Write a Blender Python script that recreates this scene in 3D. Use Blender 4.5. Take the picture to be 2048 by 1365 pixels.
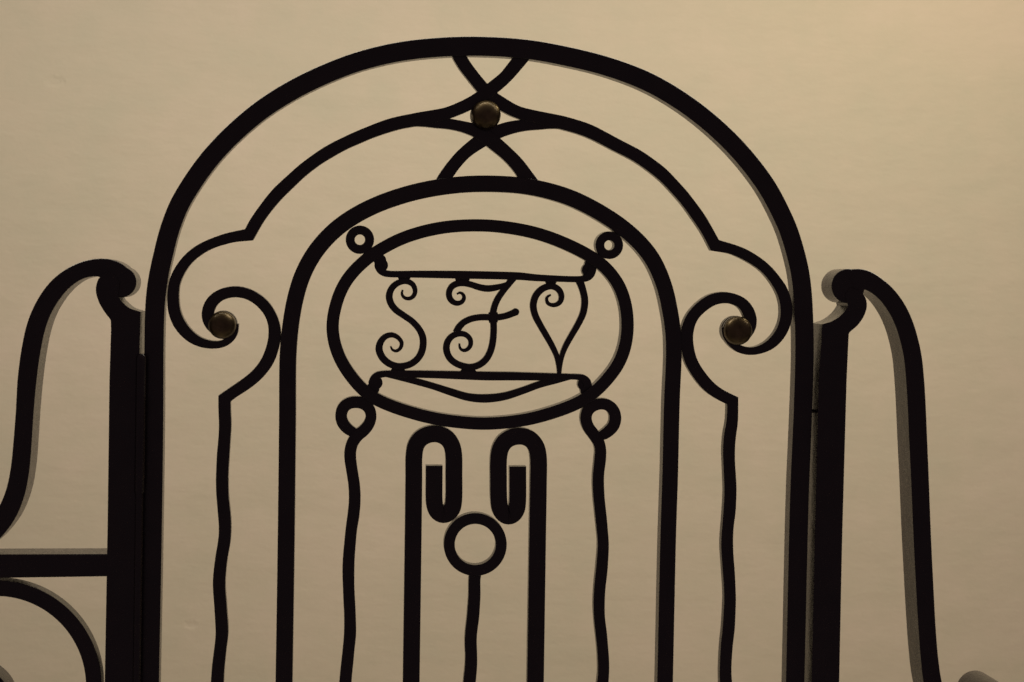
import bpy, bmesh, math, random
from mathutils import Vector, Matrix

for o in list(bpy.data.objects):
    bpy.data.objects.remove(o, do_unlink=True)
scene = bpy.context.scene
COL = scene.collection

# ------------------------------------------------------------------ camera
FPX = 35.0 / 23.5 * 2048.0            # focal length in photograph pixels
CX, CY = 1024.0, 682.5
EYE = Vector((0.0, -2.0, 1.55))       # the gate's front lies in the plane y = 0, the floor at z = 0
dY = Vector(((690 - CX) / FPX, -(560 - CY) / FPX, -1.0)).normalized()
A = 0.023
kz = (math.sin(A) * dY.x + math.cos(A) * dY.y) / -dY.z
dZ = Vector((math.sin(A), math.cos(A), kz)).normalized()
dX = dY.cross(dZ).normalized()
ROT = Matrix((dX, dY, dZ))            # camera -> world
cam_d = bpy.data.cameras.new('camera')
cam = bpy.data.objects.new('camera', cam_d)
COL.objects.link(cam)
cam.matrix_world = Matrix.Translation(EYE) @ ROT.to_4x4()
cam_d.sensor_fit = 'HORIZONTAL'
cam_d.sensor_width = 23.5
cam_d.lens = 35.0
cam_d.clip_start = 0.05
cam_d.clip_end = 60
cam_d.dof.use_dof = True
cam_d.dof.focus_distance = 2.03
cam_d.dof.aperture_fstop = 5.0
scene.camera = cam

# ------------------------------------------------------------------ world, lamps, exposure
world = bpy.data.worlds.new('World')
scene.world = world
world.use_nodes = True
bg = world.node_tree.nodes['Background']
bg.inputs['Color'].default_value = (1.0, 0.72, 0.80, 1)
bg.inputs['Strength'].default_value = 0.08

WALL_Y = 2.2
NICKS = ((-0.78, 2.06, 0.030, 0.020), (-0.40, 0.60, 0.022, 0.014), (1.09, 0.72, 0.018, 0.012))


def lamp(name, kind, loc, power, color, size, target=None):
    d = bpy.data.lights.new(name, kind)
    d.energy = power
    d.color = color
    if kind == 'AREA':
        d.shape = 'RECTANGLE'
        d.size, d.size_y = size
    else:
        d.shadow_soft_size = size
    o = bpy.data.objects.new(name, d)
    COL.objects.link(o)
    o.location = loc
    if target is not None:
        o.rotation_euler = (Vector(target) - Vector(loc)).to_track_quat('-Z', 'Y').to_euler()
    return o


# a warm hanging bulb up to the right between the gate and the wall, and an added wide fill that evens the light down the wall
lamp('bulb_lamp', 'POINT', (1.78, 1.05, 2.95), 18, (1.0, 0.80, 0.44), 0.10)
lamp('wall_fill', 'AREA', (0.48, 0.30, 2.95), 68, (1.0, 0.905, 0.735), (4.2, 0.5), (0.48, WALL_Y, -1.4))

vs = scene.view_settings
vs.view_transform = 'Standard'
vs.look = 'None'
vs.exposure = 0.0
vs.gamma = 1.0
vs.use_curve_mapping = False
scene.cycles.use_denoising = True
scene.cycles.max_bounces = 8


# ------------------------------------------------------------------ materials
def new_mat(name):
    m = bpy.data.materials.new(name)
    m.use_nodes = True
    nt = m.node_tree
    return m, nt, nt.nodes['Principled BSDF']


def coords(nt, scale):
    tc = nt.nodes.new('ShaderNodeTexCoord')
    mp = nt.nodes.new('ShaderNodeMapping')
    mp.inputs['Scale'].default_value = (scale,) * 3
    nt.links.new(tc.outputs['Object'], mp.inputs['Vector'])
    return mp


def noise(nt, vec, scale, detail=4, rough=0.55):
    n = nt.nodes.new('ShaderNodeTexNoise')
    n.inputs['Scale'].default_value = scale
    n.inputs['Detail'].default_value = detail
    n.inputs['Roughness'].default_value = rough
    nt.links.new(vec.outputs[0], n.inputs['Vector'])
    return n


def ramp(nt, fac, stops):
    r = nt.nodes.new('ShaderNodeValToRGB')
    el = r.color_ramp.elements
    while len(el) < len(stops):
        el.new(0.5)
    for e, (p, c) in zip(el, stops):
        e.position = p
        e.color = c if len(c) == 4 else (*c, 1)
    nt.links.new(fac, r.inputs['Fac'])
    return r


def bump(nt, height, strength, dist, prev=None):
    b = nt.nodes.new('ShaderNodeBump')
    b.inputs['Strength'].default_value = strength
    b.inputs['Distance'].default_value = dist
    nt.links.new(height, b.inputs['Height'])
    if prev is not None:
        nt.links.new(prev.outputs['Normal'], b.inputs['Normal'])
    return b


def iron_material():
    m, nt, p = new_mat('black_painted_iron')
    v = coords(nt, 1.0)
    big = noise(nt, v, 28, 3)
    fine = noise(nt, v, 240, 4)
    col = ramp(nt, big.outputs['Fac'], [(0.3, (0.012, 0.007, 0.008)), (0.75, (0.020, 0.012, 0.012))])
    nt.links.new(col.outputs['Color'], p.inputs['Base Color'])
    rr = ramp(nt, fine.outputs['Fac'], [(0.3, (0.20,) * 3), (0.75, (0.34,) * 3)])
    nt.links.new(rr.outputs['Color'], p.inputs['Roughness'])
    b1 = bump(nt, big.outputs['Fac'], 0.20, 0.004)
    b2 = bump(nt, fine.outputs['Fac'], 0.12, 0.0006, b1)
    nt.links.new(b2.outputs['Normal'], p.inputs['Normal'])
    p.inputs['Specular IOR Level'].default_value = 0.5
    return m


def bronze_material():
    m, nt, p = new_mat('aged_bronze')
    v = coords(nt, 1.0)
    n = noise(nt, v, 90, 4)
    col = ramp(nt, n.outputs['Fac'], [(0.3, (0.078, 0.056, 0.028)), (0.7, (0.150, 0.110, 0.056))])
    nt.links.new(col.outputs['Color'], p.inputs['Base Color'])
    p.inputs['Metallic'].default_value = 1.0
    p.inputs['Coat Weight'].default_value = 0.22
    p.inputs['Coat Roughness'].default_value = 0.14
    rr = ramp(nt, n.outputs['Fac'], [(0.3, (0.50,) * 3), (0.7, (0.38,) * 3)])
    nt.links.new(rr.outputs['Color'], p.inputs['Roughness'])
    b = bump(nt, n.outputs['Fac'], 0.12, 0.001)
    nt.links.new(b.outputs['Normal'], p.inputs['Normal'])
    return m


def plaster_material():
    m, nt, p = new_mat('cream_plaster')
    v = coords(nt, 1.0)
    cloud = noise(nt, v, 1.6, 5, 0.6)
    patch = noise(nt, v, 9.0, 6, 0.68)
    grain = noise(nt, v, 120, 4, 0.6)
    st = nt.nodes.new('ShaderNodeMapping')
    st.inputs['Scale'].default_value = (3.2, 1, 8.5)
    nt.links.new(v.outputs[0], st.inputs['Vector'])
    dent = noise(nt, st, 1.0, 5, 0.62)
    mix = nt.nodes.new('ShaderNodeMath')
    mix.operation = 'ADD'
    half = nt.nodes.new('ShaderNodeMath')
    half.operation = 'MULTIPLY'
    half.inputs[1].default_value = 0.5
    nt.links.new(patch.outputs['Fac'], half.inputs[0])
    nt.links.new(cloud.outputs['Fac'], mix.inputs[0])
    nt.links.new(half.outputs[0], mix.inputs[1])
    col = ramp(nt, mix.outputs[0], [(0.55, (0.592, 0.542, 0.425)), (0.75, (0.630, 0.557, 0.440)), (0.95, (0.668, 0.575, 0.466))])
    nt.links.new(col.outputs['Color'], p.inputs['Base Color'])
    p.inputs['Roughness'].default_value = 0.62
    p.inputs['Specular IOR Level'].default_value = 0.3
    b0 = bump(nt, dent.outputs['Fac'], 0.40, 0.012)
    # three small trowel nicks
    prev = b0
    for nx, nz, sx, sz in NICKS:
        mp = nt.nodes.new('ShaderNodeMapping')
        mp.inputs['Location'].default_value = (-nx / sx, 0, -nz / sz)
        mp.inputs['Scale'].default_value = (1 / sx, 0, 1 / sz)
        nt.links.new(v.outputs[0], mp.inputs['Vector'])
        wn = noise(nt, v, 60, 2)
        add = nt.nodes.new('ShaderNodeVectorMath')
        add.operation = 'ADD'
        nt.links.new(mp.outputs[0], add.inputs[0])
        sc = nt.nodes.new('ShaderNodeVectorMath')
        sc.operation = 'SCALE'
        sc.inputs['Scale'].default_value = 1.2
        off = nt.nodes.new('ShaderNodeVectorMath')
        off.operation = 'SUBTRACT'
        off.inputs[1].default_value = (0.5, 0.5, 0.5)
        nt.links.new(wn.outputs['Color'], off.inputs[0])
        nt.links.new(off.outputs[0], sc.inputs[0])
        nt.links.new(sc.outputs[0], add.inputs[1])
        ln = nt.nodes.new('ShaderNodeVectorMath')
        ln.operation = 'LENGTH'
        nt.links.new(add.outputs[0], ln.inputs[0])
        nr = ramp(nt, ln.outputs['Value'], [(0.45, (0, 0, 0)), (1.0, (1, 1, 1))])
        prev = bump(nt, nr.outputs['Color'], 0.32, 0.004, prev)
    b2 = bump(nt, grain.outputs['Fac'], 0.22, 0.0015, prev)
    nt.links.new(b2.outputs['Normal'], p.inputs['Normal'])
    return m


def floor_material():
    m, nt, p = new_mat('dull_stone_floor')
    v = coords(nt, 1.0)
    n = noise(nt, v, 5, 5)
    col = ramp(nt, n.outputs['Fac'], [(0.3, (0.44, 0.41, 0.35)), (0.7, (0.53, 0.49, 0.42))])
    nt.links.new(col.outputs['Color'], p.inputs['Base Color'])
    p.inputs['Roughness'].default_value = 0.6
    return m


IRON = iron_material()
BRONZE = bronze_material()
PLASTER = plaster_material()
FLOOR = floor_material()


# ------------------------------------------------------------------ geometry helpers
GY = 0.0      # set-back of the leaf's front from the panels' front, while the leaf is built


def P(u, v, y=0.0):
    """image pixel (u right, v down) unprojected onto the plane at depth y"""
    c = Vector(((u - CX) / FPX, -(v - CY) / FPX, -1.0))
    d = ROT @ c
    t = (y - EYE.y) / d.y
    return EYE + d * t


def link(name, me, mat, parent, label=None):
    o = bpy.data.objects.new(name, me)
    COL.objects.link(o)
    me.materials.append(mat)
    if parent is not None:
        o.parent = parent
        o.matrix_parent_inverse = parent.matrix_world.inverted()
    if label:
        o['label'] = label
    return o


def finish(bm, name, mat, parent, label=None, angle=34):
    bmesh.ops.recalc_face_normals(bm, faces=bm.faces)
    me = bpy.data.meshes.new(name)
    bm.to_mesh(me)
    bm.free()
    for p in me.polygons:
        p.use_smooth = True
    me.set_sharp_from_angle(angle=math.radians(angle))
    return link(name, me, mat, parent, label)


def catmull(pts, step=5.0, closed=False):
    """centripetal-ish Catmull-Rom through (u, v, w) points, resampled about every step pixels"""
    n = len(pts)
    out = []
    segs = n if closed else n - 1

    def get(i):
        if closed:
            return pts[i % n]
        if i < 0:
            return tuple(2 * a - b for a, b in zip(pts[0], pts[1]))
        if i >= n:
            return tuple(2 * a - b for a, b in zip(pts[-1], pts[-2]))
        return pts[i]

    for i in range(segs):
        p0, p1, p2, p3 = get(i - 1), get(i), get(i + 1), get(i + 2)
        t0 = 0.0
        ds = []
        for a, b in ((p0, p1), (p1, p2), (p2, p3)):
            ds.append(max(1e-3, math.hypot(b[0] - a[0], b[1] - a[1])) ** 0.5)
        t1 = t0 + ds[0]
        t2 = t1 + ds[1]
        t3 = t2 + ds[2]
        L = math.hypot(p2[0] - p1[0], p2[1] - p1[1])
        k = max(2, int(L / step + 0.5))
        for j in range(k):
            t = t1 + (t2 - t1) * j / k
            q = []
            for c in range(3):
                if c == 2:
                    q.append(p1[2] + (p2[2] - p1[2]) * j / k)
                    continue
                a1 = (t1 - t) / (t1 - t0) * p0[c] + (t - t0) / (t1 - t0) * p1[c]
                a2 = (t2 - t) / (t2 - t1) * p1[c] + (t - t1) / (t2 - t1) * p2[c]
                a3 = (t3 - t) / (t3 - t2) * p2[c] + (t - t2) / (t3 - t2) * p3[c]
                b1 = (t2 - t) / (t2 - t0) * a1 + (t - t0) / (t2 - t0) * a2
                b2 = (t3 - t) / (t3 - t1) * a2 + (t - t1) / (t3 - t1) * a3
                q.append((t2 - t) / (t2 - t1) * b1 + (t - t1) / (t2 - t1) * b2)
            out.append(tuple(q))
    if not closed:
        out.append(tuple(pts[-1]))
    return out


def smooth(pts, passes, closed=False):
    for _ in range(passes):
        n = len(pts)
        new = list(pts)
        for i in range(n):
            if not closed and i in (0, n - 1):
                continue
            a, b, c = pts[i - 1], pts[i], pts[(i + 1) % n]
            new[i] = tuple((a[k] + 2 * b[k] + c[k]) / 4 for k in range(3))
        pts = new
    return pts


def with_width(pts, w=None):
    return [p if len(p) == 3 else (p[0], p[1], w) for p in pts]


def path(pts, w=None, corners=(), step=5.0, passes=0, closed=False):
    """sample a path of image pixels; indices in corners keep a sharp kink"""
    pts = with_width(pts, w)
    if closed:
        return smooth(catmull(pts, step, True), passes, True)
    cuts = [0] + sorted(corners) + [len(pts) - 1]
    out = []
    for a, b in zip(cuts, cuts[1:]):
        s = smooth(catmull(pts[a:b + 1], step), passes)
        for c in (pts[a] if a else None, pts[b] if b < len(pts) - 1 else None):
            if c is not None:
                s = [q for q in s if q == tuple(c) or math.hypot(q[0] - c[0], q[1] - c[1]) > 0.5 * c[2]]
        out += s if not out else s[1:]
    return out


def edges_of(samples, side='c', closed=False):
    """left and right edge points with mitred joins; side 'c' centre line, 'l'/'r' the path is that edge"""
    n = len(samples)
    L, R = [], []
    for i, (u, v, w) in enumerate(samples):
        if closed:
            a, b = samples[i - 1], samples[(i + 1) % n]
        else:
            a, b = samples[max(i - 1, 0)], samples[min(i + 1, n - 1)]
        d1 = Vector((u - a[0], v - a[1]))
        d2 = Vector((b[0] - u, b[1] - v))
        if d1.length < 1e-6:
            d1 = d2
        if d2.length < 1e-6:
            d2 = d1
        d1.normalize()
        d2.normalize()
        t = (d1 + d2).normalized()
        m = 1.0 / max(0.55, t.dot(d1))
        nrm = Vector((t.y, -t.x)) * m          # left of travel in v-down image coordinates
        c = Vector((u, v))
        if side == 'c':
            L.append(c + nrm * w / 2)
            R.append(c - nrm * w / 2)
        elif side == 'l':
            L.append(c)
            R.append(c - nrm * w)
        else:
            L.append(c + nrm * w)
            R.append(c)
    return L, R


def add_ribbon(bm, samples, y0, depth, side='c', closed=False, ext0=None, ext1=None, bev=0.00035, wave=None, wob=0.0, seed=1, lean=0.035, grow=0.5, dip=0):
    """a flat forged bar along the image-pixel path: front at y0, back at y0 + depth, chamfered arrises;
    ext0/ext1 carry the start/end straight down to that height"""
    rng = random.Random(seed)
    y0 = y0 + GY
    if side == 'c':
        samples = [(u, v, w + grow) for u, v, w in samples]
    L, R = edges_of(samples, side, closed)
    ph = [rng.uniform(0, 6.28) for _ in range(4)]
    lw, rw = [], []
    s = 0.0
    for i, (l, r) in enumerate(zip(L, R)):
        if i:
            s += math.hypot(samples[i][0] - samples[i - 1][0], samples[i][1] - samples[i - 1][1])
        if wob:
            d = (l - r)
            if d.length > 1e-6:
                d.normalize()
            l = l + d * wob * (math.sin(s / 23 + ph[0]) + 0.6 * math.sin(s / 9.3 + ph[1])) * 0.6
            r = r - d * wob * (math.sin(s / 19 + ph[2]) + 0.6 * math.sin(s / 11.1 + ph[3])) * 0.6
        lw.append(P(l.x, l.y, y0))
        rw.append(P(r.x, r.y, y0))

    def down(pl, pr, z):
        res = []
        steps = 26 if wave else 2
        cz = (pl.z + pr.z) / 2
        for k in range(1, steps + 1):
            f = k / steps
            dx = 0.0
            if wave:
                dx = wave[0] * (math.sin(wave[2] + (cz - z) * f * 6.2832 / wave[1]) - math.sin(wave[2]))
            zz = cz + (z - cz) * f
            res.append((Vector((pl.x + dx, y0, zz)), Vector((pr.x + dx, y0, zz))))
        return res

    pairs = list(zip(lw, rw))
    if ext1 is not None:
        pairs = pairs + down(*pairs[-1], ext1)
    if ext0 is not None:
        pairs = list(reversed(down(*pairs[0], ext0))) + pairs
    y1 = y0 + depth
    rings = []
    for i, (l, r) in enumerate(pairs):
        ya = y0 + (0.0009 * max(0.0, 1 - i / dip) if dip else 0.0)
        w = r - l
        wl = w.length
        b = min(bev, wl * 0.3, depth * 0.3)
        n = w / wl if wl > 1e-7 else Vector((1, 0, 0))
        ring = []
        for pt, yy in ((l + n * b, ya), (l, ya + b), (l, y1 - b), (l + n * b, y1), (r - n * b, y1), (r, y1 - b), (r, ya + b), (r - n * b, ya)):
            ring.append(bm.verts.new((pt.x, yy, pt.z + lean * (yy - y0))))
        rings.append(ring)
    m = len(rings)
    for i in range(m if closed else m - 1):
        a, b = rings[i], rings[(i + 1) % m]
        for k in range(8):
            bm.faces.new((a[k], a[(k + 1) % 8], b[(k + 1) % 8], b[k]))
    if not closed:
        bm.faces.new(rings[0])
        bm.faces.new(list(reversed(rings[-1])))


def bar(name, parent, pts, y0, depth, w=None, label=None, corners=(), step=5.0, passes=0, **kw):
    bm = bmesh.new()
    add_ribbon(bm, path(pts, w, corners, step, passes, kw.get('closed', False)), y0, depth, **kw)
    return finish(bm, name, IRON, parent, label)


def add_disc(bm, u, v, r, y0, depth, bev=0.0004, n=44):
    """round-ended knob: a short cylinder lying along y"""
    c = P(u, v, y0 + GY)
    rw = (P(u + r, v, y0 + GY) - c).length
    prof = [(0, y0), (rw - bev, y0), (rw, y0 + bev), (rw, y0 + depth - bev), (rw - bev, y0 + depth), (0, y0 + depth)]
    add_lathe(bm, c.x, c.z, prof, n)


def add_lathe(bm, x, z, prof, n=44):
    rings = []
    prof = [(r, y + GY) for r, y in prof]
    for r, y in prof:
        if r <= 1e-6:
            rings.append([bm.verts.new((x, y, z))])
        else:
            rings.append([bm.verts.new((x + r * math.cos(6.28318530718 * k / n), y, z + r * math.sin(6.28318530718 * k / n))) for k in range(n)])
    for a, b in zip(rings, rings[1:]):
        for k in range(n):
            k2 = (k + 1) % n
            if len(a) == 1:
                bm.faces.new((a[0], b[k], b[k2]))
            elif len(b) == 1:
                bm.faces.new((a[k], a[k2], b[0]))
            else:
                bm.faces.new((a[k], a[k2], b[k2], b[k]))


def add_prism(bm, outline, y0, depth, foot=None, bev=0.0004):
    """extruded outline (image pixels); foot = (first n points, z) already world points appended"""
    pts = [P(u, v, y0) for u, v in outline]
    if foot is not None:
        a, b = pts[0], pts[-1]
        pts = [Vector((a.x, y0, foot))] + pts + [Vector((b.x, y0, foot))]
    f = [bm.verts.new((p.x, y0, p.z)) for p in pts]
    k = [bm.verts.new((p.x, y0 + depth, p.z)) for p in pts]
    n = len(pts)
    bm.faces.new(f)
    bm.faces.new(list(reversed(k)))
    for i in range(n):
        j = (i + 1) % n
        bm.faces.new((f[i], k[i], k[j], f[j]))
    rim = [e for e in bm.edges if abs(e.verts[0].co.y - e.verts[1].co.y) < 1e-6]
    bmesh.ops.bevel(bm, geom=rim, offset=bev, segments=1, affect='EDGES', clamp_overlap=True)


def empty(name, loc, label, cat, group=None):
    o = bpy.data.objects.new(name, None)
    COL.objects.link(o)
    o.location = loc
    o.empty_display_size = 0.1
    o['label'] = label
    o['category'] = cat
    if group:
        o['group'] = group
    bpy.context.view_layer.update()
    return o


# ------------------------------------------------------------------ setting: the plaster wall behind and the floor
def sheet(name, quad, mat, nx=1, ny=1):
    a, b, c, d = [Vector(q) for q in quad]
    bm = bmesh.new()
    grid = [[bm.verts.new(a.lerp(b, i / nx).lerp(d.lerp(c, i / nx), j / ny)) for i in range(nx + 1)] for j in range(ny + 1)]
    for j in range(ny):
        for i in range(nx):
            bm.faces.new((grid[j][i], grid[j][i + 1], grid[j + 1][i + 1], grid[j + 1][i]))
    me = bpy.data.meshes.new(name)
    bm.to_mesh(me)
    bm.free()
    o = link(name, me, mat, None)
    o['kind'] = 'structure'
    return o


sheet('wall', [(-7, WALL_Y, 0), (8, WALL_Y, 0), (8, WALL_Y, 4.6), (-7, WALL_Y, 4.6)], PLASTER)
sheet('floor', [(-7, -0.7, 0), (8, -0.7, 0), (8, WALL_Y, 0), (-7, WALL_Y, 0)], FLOOR)

# ------------------------------------------------------------------ the gate leaf
GY = 0.012
gc = P(952, 1200, GY)
gate = empty('iron_gate', (gc.x, 0.01, 0.03), 'tall black wrought iron gate leaf with arched top and S F V monogram oval', 'gate')
FOOT = 0.05        # the leaf hangs clear of the floor
RAIL = 0.09        # infill bars end in the bottom rail

outer = [(278, 1365, 40), (283.5, 1100, 39.5), (287.5, 850, 39), (288.6, 700, 38.5), (290, 620, 39), (293.6, 576, 39), (300, 537, 39),
         (307.7, 504, 39), (318, 462, 39), (332.8, 420, 39), (341.5, 400, 39), (369.7, 353, 39), (406.6, 302.7, 39), (454, 252.6, 39),
         (517.5, 199.8, 39), (596.6, 152.3, 39), (691.6, 111.5, 38.5), (760, 91.9, 38.5), (819, 81.2, 38.5), (898, 74.4, 38.5),
         (969.5, 73.7, 38.5), (1056.6, 79.8, 38.5), (1135.8, 93.8, 38.5), (1220, 115, 38), (1305.5, 147.5, 38), (1384.7, 194.8, 37.5),
         (1453, 250, 37.5), (1506, 305.4, 37.5), (1551, 366, 37.5), (1579.5, 420, 37), (1594.5, 454, 37), (1609.5, 503, 37), (1618.7, 543, 37),
         (1624, 587, 37), (1626.8, 642, 37), (1627.8, 700, 37), (1627, 748, 37), (1624.4, 825, 37), (1621.4, 902, 37.3), (1618.9, 960, 37.4),
         (1616, 1060, 37.5), (1609, 1365, 37)]
bar('outer_frame', gate, outer, 0.0, 0.022, side='l', passes=10, ext0=FOOT, ext1=FOOT)

inner = [(551, 1365, 33.8), (555.2, 1090, 33.7), (558, 840, 33.6), (559.4, 705, 33.5), (565.7, 641.8, 33), (574.5, 593.4, 33), (587.7, 549.5, 33),
         (609.7, 505.5, 33), (640.4, 466, 33), (680, 431.5, 33), (740, 397.7, 33), (819, 370.3, 33), (898, 355.5, 33), (969.5, 351.3, 33),
         (1056.6, 357, 32.5), (1135.8, 376.6, 32.5), (1188, 400, 32.5), (1247.7, 437, 32.5), (1291.6, 475.5, 32), (1321, 514, 32), (1344, 568, 31.5),
         (1355.5, 618, 31.5), (1361.8, 660, 31.5), (1363.6, 710, 31.5), (1359.8, 800, 31.5), (1356, 960, 31.5), (1352.5, 1065, 31.5), (1346, 1365, 31.5)]
bar('inner_arch', gate, inner, 0.0012, 0.0205, side='l', passes=10, ext0=RAIL, ext1=RAIL)

# top knot: two long arcs cross above and below the bronze boss
KN = 0.0030
arc_l = [(498, 470, 24), (515, 440, 25.5), (536, 410.5, 25), (560, 383, 25.5), (586.5, 358, 25), (615, 333, 25), (658, 304, 24.5), (684.5, 289.4, 24.5),
         (733, 268, 25), (788, 248.5, 25.5), (827, 240, 26), (862, 234, 25), (897, 226, 23.5), (932, 211, 24), (965, 192, 25), (986, 176, 26),
         (1012, 154, 26), (1030, 132, 27), (1044, 115, 28), (1054, 100, 29)]
arc_r = [(1430, 491, 24), (1411.6, 457, 23.5), (1388.5, 422, 24), (1356.7, 382, 25), (1325, 349, 25), (1299, 328.5, 25), (1268.8, 309, 25.5),
         (1225, 286, 25.5), (1183, 264.5, 26), (1137, 249, 27), (1095, 238.5, 25), (1058, 231, 24), (1036, 225, 24), (1016, 215.5, 25), (998, 204, 25),
         (984, 194, 25), (966, 177.5, 25.5), (942, 148, 25), (926, 126.5, 25), (918, 112, 25.5), (911, 97, 26)]
knot_l = [(815, 247, 14), (845, 243.5, 20), (872, 245, 22), (900, 248.5, 21), (925, 253.5, 22), (950, 261.5, 25), (974, 275, 28), (992, 289, 28),
          (1014, 308, 27), (1037, 332, 28), (1054, 355, 29), (1064, 370, 30)]
knot_r = [(1140, 253, 14), (1105, 247.5, 20), (1078, 248.5, 22), (1045, 251.5, 23), (1021, 256, 25), (995, 264.5, 27), (974, 275, 28), (956, 286, 28),
          (930, 306, 25), (910, 328, 25), (890, 355, 26), (882, 370, 27)]

# left and right C-scrolls wrapping the bosses, then wavy bars down
c_l = [(498, 470, 22), (466, 474.5, 20.5), (437, 482.5, 20), (408.5, 494.5, 20.5), (384, 511.5, 20.5), (363.5, 534.5, 21.5), (350, 561, 22), (345.8, 593, 23),
       (349, 624, 24), (361.5, 653, 24), (380.5, 674, 22), (402, 686, 17.5), (426, 690.5, 14.5), (446, 688, 14), (461, 679, 13), (471, 664, 11), (473.5, 648, 8)]
s_l = [(452, 676, 8), (436, 668, 12), (422, 655, 17), (415, 640, 22), (415, 624, 24), (422.5, 606, 24), (437, 592.5, 23), (456, 585.5, 22), (477, 584.5, 21.5),
       (498, 589.5, 21), (520, 603, 21.5), (537, 623, 22), (547, 646, 23), (549.3, 672, 24.5), (543.5, 701, 24.5), (533, 726, 24.5), (515, 749, 24.5),
       (489, 770.5, 23.5), (464, 787, 22), (448.7, 798, 23.5),
       (449, 820, 24), (450, 848.6, 24.5), (448.4, 886, 24), (445.7, 919, 24.3), (444, 956, 24.2), (444.6, 987, 24.3), (447.5, 1018, 24.4), (450, 1050, 24.4),
       (448.5, 1080, 24.2), (443.5, 1112, 23.8), (438.8, 1152, 24.4), (438.5, 1180, 24.6), (441, 1219, 24.4), (443.5, 1252, 24.2), (443.6, 1272, 24.4),
       (439.6, 1307, 24.2), (436, 1337.5, 25), (434.5, 1365, 25)]
c_r = [(1431.5, 491, 21.5), (1462, 498, 20), (1497.5, 513.5, 20.5), (1527, 534, 20.5), (1548, 556, 21), (1564.5, 582, 22.5), (1573, 612, 23.5), (1571.5, 640, 23),
       (1562, 666, 22.5), (1546, 686, 20), (1526, 698, 17), (1504, 703, 15), (1481, 699, 15), (1463, 687, 14), (1451, 671, 12), (1447.5, 655, 8)]
s_r = [(1470, 688, 8), (1485, 680, 12), (1497, 667, 17), (1503, 652, 20.5), (1502, 636, 23.5), (1495.5, 620.5, 24), (1484, 606.5, 22.5), (1466, 598, 21.5),
       (1448, 595.7, 22), (1424, 600.5, 23), (1403, 614, 23.5), (1384.5, 635, 23.5), (1375, 662, 24.5), (1375, 690, 24.5), (1381.5, 721, 24.5), (1398, 750, 24.5),
       (1420, 775, 23.5), (1444, 791.5, 22.5), (1465.5, 802, 22),
       (1465.7, 816, 21.8), (1464, 847, 22.5), (1461, 866, 23.2), (1458, 906, 23.5), (1460, 952, 23.8), (1461, 985, 23.6), (1459.5, 1020, 23.6), (1455.8, 1057, 23.2),
       (1454.4, 1086, 23.4), (1456.7, 1131, 23), (1459.6, 1175, 23.2), (1460, 1214.5, 23.4), (1458, 1252, 23.6), (1454.3, 1285, 23.6), (1451.9, 1317.7, 23), (1451.4, 1346, 23.4),
       (1452.3, 1365, 23.8)]
for side_arc, side_c, d in ((arc_l, c_l, 0.0), (arc_r, c_r, 0.0004)):
    n = len(side_arc)
    full = list(reversed(side_arc)) + side_c[1:]
    bar('arched_scroll', gate, full, KN + d, 0.0125, corners=(n - 1,), passes=3, wob=0.45, seed=int(d * 1e5) + 3)
for pts, d in ((knot_l, 0.0012), (knot_r, 0.0016)):
    bar('knot_brace', gate, pts, KN + d, 0.0115, wob=0.35, seed=int(d * 1e5))
bar('hanging_scroll', gate, s_l, 0.0052, 0.0122, corners=(19,), passes=3, ext1=RAIL, wob=0.4, seed=21, wave=(0.0035, 0.15, 2.6))
bar('hanging_scroll', gate, s_r, 0.0054, 0.0122, corners=(18,), passes=3, ext1=RAIL, wob=0.4, seed=22, wave=(0.0030, 0.16, 2.0))


def boss(u, v, r, bulge, tube_y, label):
    c = P(u, v, GY - 0.001)
    rw = (P(u + r, v, GY - 0.001) - c).length
    bm = bmesh.new()
    prof = []
    for k in range(13):
        a = math.pi / 2 * k / 12
        prof.append((rw * 0.985 * math.sin(a), -0.0015 - bulge * rw * math.cos(a)))
    prof += [(rw, -0.0008), (rw, 0.0008), (rw * 0.93, 0.0016), (rw * 0.93, 0.0036)]
    add_lathe(bm, c.x, c.z, prof, 56)
    cap = finish(bm, 'bronze_boss', BRONZE, gate, label, angle=50)
    bm = bmesh.new()
    add_lathe(bm, c.x, c.z, [(rw * 0.90, 0.0037), (rw * 1.0, 0.0046), (rw * 1.0, 0.0095), (rw * 0.93, 0.0105), (rw * 0.93, 0.0125), (rw * 1.02, 0.0135), (rw * 1.02, tube_y - 0.001),
                             (rw * 0.95, tube_y), (0, tube_y)], 56)
    finish(bm, 'collar', IRON, cap, angle=30)


boss(972, 230, 29.5, 0.90, 0.015, 'domed bronze boss in the knot at the top of the gate')
boss(444.5, 650.5, 28.2, 0.80, 0.024, 'domed bronze boss in the eye of the left scroll')
boss(1476, 662, 28.2, 0.66, 0.025, 'domed bronze boss in the eye of the right scroll')

# monogram oval
oval_pts = [(652.3, 655), (656.5, 619.8), (670.8, 575.8), (692.7, 541), (728, 507), (745.5, 494.5), (789.5, 470.2), (837.8, 453), (892.7, 442), (952, 438.7),
            (1006, 441.8), (1071.9, 453.8), (1126.8, 472.5), (1184, 500.5), (1219, 526), (1247.7, 562.6), (1263, 604), (1268, 648), (1265.5, 682), (1259.5, 708),
            (1245.5, 739), (1221, 771), (1196, 795.5), (1164, 816.5), (1115.8, 835.8), (1050, 853), (973, 860.4), (914.7, 857), (859.8, 848.5), (793.8, 830),
            (747.7, 811), (720, 792), (697, 767), (673, 732), (657.6, 693)]
oval = bar('oval_ring', gate, oval_pts, 0.0021, 0.0168, w=24.8, side='l', closed=True, passes=12, label='oval ring framing the letters S F V')


def ring_pts(u, v, r, n=20):
    return [(u + r * math.cos(6.28318 * k / n), v + r * math.sin(6.28318 * k / n)) for k in range(n)]


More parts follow.
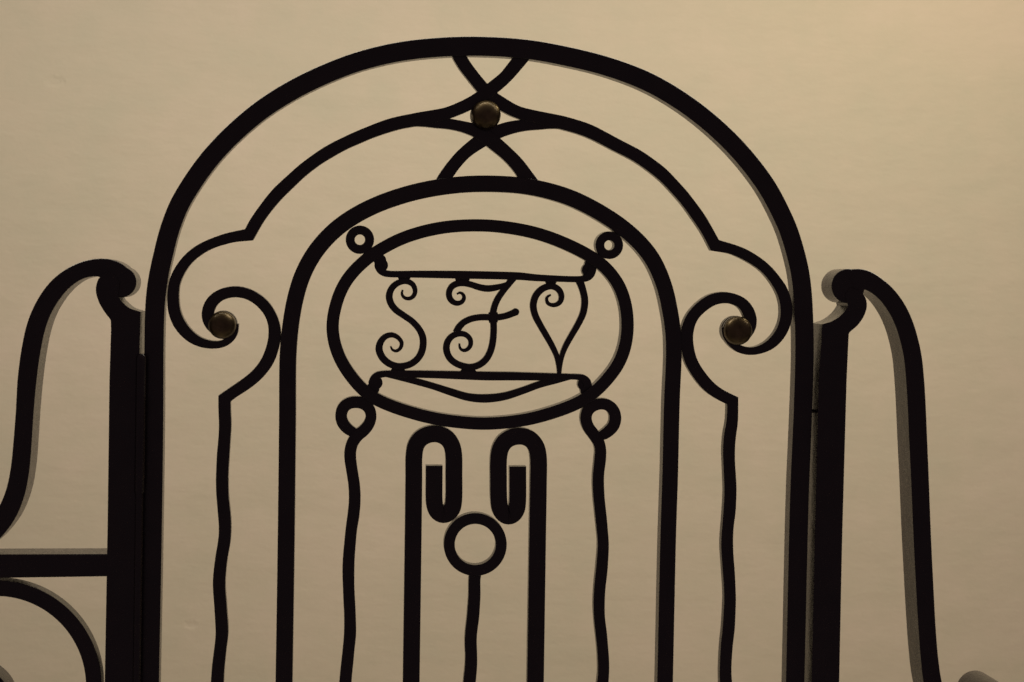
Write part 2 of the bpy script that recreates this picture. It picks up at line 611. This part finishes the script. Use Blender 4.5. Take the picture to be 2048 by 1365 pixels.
for (u, v, ro, ri, y) in ((719.8, 480, 28.2, 10.7, 0.0027), (1218.7, 491, 27.4, 10.3, 0.0029)):
    bar('eye_ring', gate, ring_pts(u, v, (ro + ri) / 2), y, 0.0175, w=ro - ri, closed=True, step=3)

top_bar = [(757, 533, 16), (761, 541, 15), (768, 546.5, 13), (779, 548.6, 12.5), (794, 549, 12.5), (830, 549, 13.5), (914.7, 550, 15.3), (970, 551, 15.3), (1040, 553, 15),
           (1072, 556, 13.5), (1116, 558, 12), (1149, 559, 11.7), (1166, 558.5, 12.5), (1177, 554, 15), (1183, 546, 16), (1185, 536, 16)]
bot_bar = [(744, 768, 15), (748, 758, 15), (755, 751.5, 14), (768, 748.6, 12.5), (790, 748.6, 13.5), (838, 749, 14.2), (882, 750, 15), (970, 752.6, 17.3), (1028, 753, 16.6),
           (1090, 754, 14.6), (1140, 754, 11), (1156, 754.5, 11.5), (1167, 757, 13.5), (1174, 764, 16), (1176, 774, 16)]
swag = [(766, 750, 6), (800, 756.5, 10), (836, 764.5, 13), (868, 773.5, 13), (900, 784, 14.5), (936.7, 794.8, 15.5), (971, 797.5, 16.8), (1008, 793.3, 15.5),
        (1045, 782, 14), (1078, 770, 13.5), (1110, 762, 12.5), (1152, 753, 7)]
for pts, y, knobs in ((top_bar, 0.0040, ((760, 521, 12.5), (762.5, 531, 13.6), (1182, 529, 12.5), (1177.8, 540.5, 14))),
                      (bot_bar, 0.0043, ((746, 778, 13), (751.2, 766, 14), (1173.5, 781, 12.5), (1169.3, 768.5, 13.8)))):
    bm = bmesh.new()
    add_ribbon(bm, path(pts, step=3, passes=1), y, 0.0090)
    for k, (u, v, r) in enumerate(knobs):
        add_disc(bm, u, v, r, y + 0.0005 + 0.0004 * k, 0.0100 + 0.0006 * k)
    finish(bm, 'banner_bar', IRON, oval)
bar('swag', oval, swag, 0.0060, 0.0060, step=4)


def Z(pts, k=5.935, u0=740, v0=530):
    return [(u0 + a / k, v0 + b / k, w / k) for a, b, w in pts]


S = Z([(390, 298, 18), (378, 340, 28), (397, 382, 36), (452, 404, 42), (512, 378, 48), (537, 315, 53), (513, 240, 60), (455, 202, 66), (400, 196, 68), (322, 222, 70),
       (257, 282, 74), (228, 370, 80), (245, 452, 80), (300, 530, 78), (400, 602, 74), (500, 672, 74), (580, 760, 76), (624, 850, 80), (632, 940, 80), (612, 1040, 80),
       (560, 1122, 76), (470, 1185, 76), (340, 1208, 78), (232, 1176, 80), (152, 1108, 84), (108, 1010, 85), (124, 922, 76), (180, 855, 66), (258, 833, 60), (330, 862, 52),
       (377, 930, 46), (360, 992, 40), (310, 1026, 33), (265, 1010, 26), (245, 968, 17)])
S_fill = [[(808.5, 550, 27), (808.5, 557, 24), (808.5, 563, 17)], [(796, 737, 22), (796, 742, 30), (796, 748, 34)]]
F_flag = Z([(1032, 350, 16), (1062, 331, 26), (1100, 346, 36), (1119, 388, 43), (1093, 440, 50), (1036, 459, 58), (978, 436, 66), (943, 385, 70), (940, 322, 70), (970, 262, 72),
            (1030, 226, 74), (1110, 217, 76), (1200, 236, 72), (1300, 268, 76), (1400, 283, 78), (1500, 270, 72), (1545, 258, 62), (1600, 235, 44)]) + [(1016, 566, 5)]
F_stem = [(1026, 556, 16), (1020, 565, 13), (1009, 579, 12), (997, 596, 12.5), (990, 611, 12.5), (986.6, 626, 13), (986.8, 640, 13), (987.6, 655, 12.6), (986.8, 674.7, 12.8),
          (984.3, 692, 13), (979.5, 707, 13), (971.5, 720, 13), (959, 730, 13), (942, 735, 13), (927, 733, 13), (911.5, 727, 13), (899, 716, 13.2), (893, 700, 13.2), (895, 685, 12.6),
          (903.6, 673.5, 12), (917, 668, 11.5), (931.5, 670, 10.5), (940.6, 679.5, 9.6), (941, 691.5, 8.5), (934, 700, 7.2), (925.3, 701.3, 6), (919.8, 696, 4.8), (919, 687.5, 3)]
F_cross = [(912, 666, 13), (917.5, 656, 13.5), (926, 646.5, 12.5), (942, 638.5, 12.5), (962, 635, 12.5), (986, 635.3, 13), (997, 635, 12.5), (1011, 632.5, 12.5), (1025, 627.5, 13), (1033.5, 623.5, 14.5)]
F_fill = [[(925, 552, 30), (925, 560, 28), (925, 566, 22)], [(936.5, 738, 24), (936.5, 743, 32), (936.5, 748, 36)], [(986.5, 625, 17), (986.5, 635, 22), (987, 646, 16)]]
V_left = [(1102, 590, 3.2), (1094, 595.6, 5), (1096, 607, 7), (1108, 611, 8.2), (1119.6, 605.5, 9.4), (1123.4, 593.4, 11), (1117.8, 580, 12), (1104, 573, 12.5), (1087, 577, 13),
          (1072.5, 591, 13.2), (1066.8, 611, 13.2), (1070.6, 630.8, 13), (1080.5, 650.5, 12.4), (1093, 672, 12), (1104.5, 692.5, 11.5), (1113.4, 712, 10.4), (1117.3, 732.5, 8.5), (1118.2, 748, 7)]
V_right = [(1156, 556, 18), (1160, 564, 15), (1166.4, 582, 13.2), (1169.9, 602, 13.2), (1166.8, 626, 13), (1158, 646, 12.2), (1146, 667, 11.6), (1134, 688, 11.2), (1126, 706, 10.2), (1122, 722, 9),
           (1120.3, 734, 8), (1119.2, 748, 7)]
V_fill = [[(1101.5, 557, 25), (1102.5, 564, 23), (1103, 570, 16)]]


def letter(strokes, fills, label, y, discs=()):
    bm = bmesh.new()
    for i, s in enumerate(strokes):
        add_ribbon(bm, path(s, step=2.5, passes=1), y + 0.0004 * i, 0.0062, bev=0.0003)
    for i, s in enumerate(fills):
        add_ribbon(bm, path(s, step=2.5), y + 0.0010 + 0.0003 * i, 0.0048, bev=0.0003)
    for u, v, r in discs:
        add_disc(bm, u, v, r, y + 0.0007, 0.0058, bev=0.0003, n=24)
    finish(bm, 'letter', IRON, oval, label)


letter([S], S_fill, 'letter S with curled ends', 0.0050)
letter([F_stem, F_flag, F_cross], F_fill, 'script letter F with curled ends', 0.0048, ((1031.5, 624.3, 7.2),))
letter([V_left, V_right], V_fill, 'letter V with curled upper left end', 0.0050)

# wavy bars whose tops loop into eyes
wl = [(717, 869, 15), (704, 864, 20), (694, 857, 22), (686, 847, 23), (682.4, 833.6, 23), (686.5, 817, 23), (697.5, 807.5, 23), (712.5, 804.8, 23), (728, 808.5, 22.5), (738.5, 819, 22), (742, 833.6, 21.5), (738, 848, 22),
      (728.5, 860.5, 22.5), (716, 871, 23), (706, 885, 23), (701.3, 900, 23), (700.5, 914.5, 23), (704.8, 947.5, 23), (708.4, 973.8, 22.7), (709.5, 1002.4, 22.8), (706.6, 1033, 23.2), (702.6, 1061.8, 22.8),
      (698.5, 1105, 23), (696.7, 1148.5, 23), (697.8, 1188, 23), (700, 1232, 23.2), (700, 1269.4, 23.2), (696.3, 1306.8, 23.4), (691, 1365, 24)]
wr = [(1196, 875, 15), (1208, 870, 20), (1219, 862, 22), (1227.5, 852, 23), (1231.2, 838, 23.5), (1228, 823, 23), (1217.5, 812, 22.5), (1202, 808.6, 22), (1187, 812.5, 22), (1176, 822, 22.5), (1172, 837, 22.5), (1176.5, 854, 22.5),
      (1188.5, 871, 23), (1198, 886, 22.5), (1201.3, 900, 22), (1201, 916, 22.5), (1196.8, 955, 22.5), (1197.4, 987, 22), (1201, 1024, 22), (1204.6, 1057, 22), (1206.5, 1088, 22), (1204.4, 1131, 22.4),
      (1200, 1175, 22.4), (1198.2, 1214.5, 22.4), (1199.2, 1236, 22), (1203.3, 1273.8, 21.6), (1206.8, 1317.7, 22), (1207.3, 1346, 22.2), (1206, 1365, 22.6)]
wc = [(951, 1146, 24), (949.3, 1160, 23.5), (948.9, 1197, 23.7), (946.4, 1230, 24), (942.6, 1263, 23.7), (941.6, 1285, 23.5), (942.6, 1311, 23.5), (942.4, 1331, 24), (939, 1365, 24.2)]
bar('wavy_bar', gate, wl, 0.0046, 0.0110, step=4, dip=22, ext1=RAIL, wob=0.35, seed=31, wave=(0.0035, 0.15, 2.4))
bar('wavy_bar', gate, wr, 0.0047, 0.0112, step=4, dip=22, ext1=RAIL, wob=0.35, seed=32, wave=(0.0035, 0.15, 2.4))
bar('wavy_bar', gate, wc, 0.0058, 0.0110, step=4, ext1=RAIL, wob=0.35, seed=33, wave=(0.0030, 0.15, 2.4))

hk_l = [(822.5, 1365), (826.6, 1065), (827.8, 960), (828.4, 910), (832.5, 890), (843, 876.5), (858, 869.5), (869, 868.3), (881, 870), (895, 878), (904, 892), (907.6, 910), (908, 950), (907.5, 1003), (904.5, 1018),
        (897, 1027), (886.5, 1030.5), (876.5, 1026), (870.5, 1016), (868.6, 1003), (868.4, 960), (868.6, 932)]
hk_r = [(1071, 1365), (1075.5, 1065), (1077, 965), (1077, 915), (1073, 895), (1063, 881), (1049, 874), (1038, 873), (1025, 875), (1010, 883.5), (1001, 898), (997.6, 915), (997, 955), (998, 1003), (1000.5, 1019),
        (1007, 1029), (1017, 1033.5), (1027, 1029.5), (1033.5, 1019), (1035.5, 1003), (1035.8, 960), (1035.7, 933.5)]
bar('hooked_bar', gate, hk_l, 0.0039, 0.0125, w=33, step=4, passes=2, ext0=RAIL)
bar('hooked_bar', gate, hk_r, 0.0039, 0.0125, w=33, step=4, passes=2, ext0=RAIL)
bar('pendant_ring', gate, ring_pts(950.6, 1089.6, 52), 0.0034, 0.0130, w=21.4, closed=True, step=4)

# bottom rail of the leaf (below the picture)
a, b = P(298, 1365, GY), P(1590, 1365, GY)
bm = bmesh.new()
bmesh.ops.create_cube(bm, size=1.0, matrix=Matrix.Translation(((a.x + b.x) / 2, 0.011 + GY, 0.075)) @ Matrix.Diagonal((b.x - a.x - 0.022, 0.016, 0.04, 1)))
finish(bm, 'bottom_rail', IRON, gate)

# hinge knuckle between leaf and left post, latch pin through the right stile
h0, h1 = P(282.5, 708, 0.001), P(281.5, 986, 0.001)
bm = bmesh.new()
NR = 28
prof = [(0.0, 0.0), (0.0035, 0.0), (0.0058, -0.0022), (0.0065, -0.006), (0.0065, -(h0.z - h1.z) + 0.002), (0.0060, -(h0.z - h1.z)), (0.0052, -(h0.z - h1.z)), (0.0052, -(h0.z - h1.z) - 0.30), (0.0, -(h0.z - h1.z) - 0.30)]
rings = []
for r, dz in prof:
    if r == 0:
        rings.append([bm.verts.new((h0.x, 0.001, h0.z + dz))])
    else:
        rings.append([bm.verts.new((h0.x + r * math.cos(6.2832 * k / NR), 0.001 + r * math.sin(6.2832 * k / NR), h0.z + dz)) for k in range(NR)])
for ra, rb in zip(rings, rings[1:]):
    for k in range(NR):
        k2 = (k + 1) % NR
        if len(ra) == 1:
            bm.faces.new((ra[0], rb[k], rb[k2]))
        elif len(rb) == 1:
            bm.faces.new((ra[k], ra[k2], rb[0]))
        else:
            bm.faces.new((ra[k], ra[k2], rb[k2], rb[k]))
finish(bm, 'hinge', IRON, gate, angle=40)

p0, p1 = P(1587, 822, 0.025), P(1625, 823, 0.025)
bm = bmesh.new()
bmesh.ops.create_cone(bm, cap_ends=True, segments=16, radius1=0.0026, radius2=0.0026, depth=(p1.x - p0.x) + 0.0012,
                      matrix=Matrix.Translation(((p0.x + p1.x) / 2 - 0.0012, 0.026, p0.z)) @ Matrix.Rotation(math.pi / 2, 4, 'Y'))
finish(bm, 'latch_pin', IRON, gate)

# ------------------------------------------------------------------ fixed side panels
GY = 0.0
FD = 0.048
GRP = 'fixed panels either side of the gate'


def curve_outline(pts, step=4):
    return [(u, v) for u, v, _ in catmull([(p[0], p[1], 1) for p in pts], step)]


# left
pl = P(100, 1200)
lp = empty('side_panel', (pl.x, 0.024, 0.0), 'fixed black iron panel left of the gate, with scroll-topped post, crossbar and ring', 'gate panel', GRP)
out = [(209.5, 1365), (215.4, 1040), (218.9, 760), (222, 660), (222.2, 642)]
out += curve_outline([(221.5, 640), (211, 627), (198, 605), (191.6, 581), (195.6, 561), (206, 547)])
out += [(225, 545), (240, 565), (236, 590)]
out += curve_outline([(238, 597), (245, 605), (259, 616.5), (281, 624)])
out += [(280.5, 650), (279.4, 690), (276.5, 1040), (271.5, 1365)]
bm = bmesh.new()
add_prism(bm, out, 0.0, FD, foot=0.0)
finish(bm, 'post', IRON, lp, angle=30)
bm = bmesh.new()
sbar_l = [(-110, 1122, 40), (-75, 1107, 40), (-40, 1085, 40), (-8, 1056, 40), (15, 1024, 39), (31, 984, 38), (40, 938, 37), (45, 884, 36), (49, 828, 35), (54, 760, 37.5), (61, 706, 38), (72, 654, 37.5),
          (86.5, 617, 36.5), (109, 582, 36), (133, 558.5, 33.5), (160, 542.5, 32), (190, 535.5, 34), (213, 538, 40), (228, 546, 48), (236, 556, 54)]
add_ribbon(bm, path(sbar_l, step=5, passes=3), 0.0008, FD - 0.0019, bev=0.0005, lean=0.0)
add_disc(bm, 241.3, 564.5, 31.5, 0.0010, FD - 0.0022, bev=0.0005)
finish(bm, 'scroll_bar', IRON, lp)
bar('crossbar', lp, [(-420, 1137, 49), (0, 1133, 46.5), (225, 1131, 44)], 0.0014, FD - 0.003, bev=0.0010, lean=0.0, step=40)
bar('ring', lp, ring_pts(-8, 1372.5, 195.5, 32), 0.0022, 0.021, w=31, closed=True, step=6, bev=0.0005, lean=0.0)
bar('inner_ring', lp, ring_pts(-62, 1418, 74, 24), 0.0030, 0.036, w=28, closed=True, step=6, bev=0.0005, lean=0.0)
bar('outer_stile', lp, [(-440, 1080, 60), (-446, 1400, 60)], 0.0, FD, ext1=0.0, step=60, lean=0.0)
bar('bottom_rail', lp, [(-430, 2700, 50), (230, 2690, 50)], 0.0019, FD - 0.004, step=60, lean=0.0)

# right
pr = P(1850, 1300)
rp = empty('side_panel', (pr.x, 0.024, 0.0), 'fixed black iron panel right of the gate, with scroll-topped post and long curved bar', 'gate panel', GRP)
out = [(1678.4, 1365), (1684.3, 1080), (1693.3, 760), (1697, 668)]
out += curve_outline([(1698, 666), (1717, 649), (1729, 630), (1733.8, 611.6), (1730, 594), (1716, 580)])
out += [(1702, 575), (1690, 590), (1694, 606)]
out += curve_outline([(1697, 612), (1684, 629), (1666, 642), (1644.8, 649)])
out += [(1643.6, 670), (1637.5, 760), (1629.5, 1080), (1623.5, 1365)]
bm = bmesh.new()
add_prism(bm, list(reversed(out)), 0.0, FD, foot=0.0)
finish(bm, 'post', IRON, rp, angle=30)
bm = bmesh.new()
sbar_r = [(1703, 566, 52), (1714, 560, 45), (1731, 560, 38), (1752, 571, 34.5), (1774, 590, 34.5), (1795, 619, 35), (1809, 649, 35), (1818, 678, 35), (1826, 715, 35.2), (1830.5, 760, 35.6), (1833.6, 810, 35.6),
          (1836.6, 880, 35.6), (1840.4, 964, 35), (1844.6, 1070, 34.6), (1849, 1160, 34.4), (1854.3, 1255, 34), (1859, 1315, 34.2), (1865.5, 1365, 35.5), (1878, 1412, 37), (1902, 1458, 38), (1944, 1502, 39),
          (2000, 1530, 40), (2060, 1546, 40)]
add_ribbon(bm, path(sbar_r, step=5, passes=3), 0.0008, FD - 0.0019, bev=0.0005, lean=0.0)
add_disc(bm, 1696.5, 572.5, 33.3, 0.0010, FD - 0.0022, bev=0.0005)
finish(bm, 'scroll_bar', IRON, rp)
bar('crossbar', rp, [(1660, 1572, 44), (2400, 1582, 46)], 0.0014, FD - 0.003, bev=0.0010, lean=0.0, step=40)
# forward-standing curl whose lit back shows in the lower right corner
bk = P(1948, 1378.5, FD)
bm = bmesh.new()
add_lathe(bm, bk.x, bk.z, [(0, -0.080), (0.0255, -0.080), (0.0268, -0.0785), (0.0268, FD - 0.0015), (0.0255, FD), (0, FD)], 52)
cs = [(2010, 1420, 36), (2040, 1440, 34), (2062, 1480, 34), (2070, 1530, 34), (2072, 1575, 34)]
add_ribbon(bm, path(cs, step=5, passes=2), 0.004, FD - 0.008, bev=0.0005, lean=0.0)
finish(bm, 'rail_curl', IRON, rp)
bar('outer_stile', rp, [(2410, 1500, 60), (2400, 1700, 60)], 0.0, FD, ext1=0.0, step=60, lean=0.0)
bar('bottom_rail', rp, [(1665, 2700, 50), (2380, 2712, 50)], 0.0019, FD - 0.004, step=60, lean=0.0)
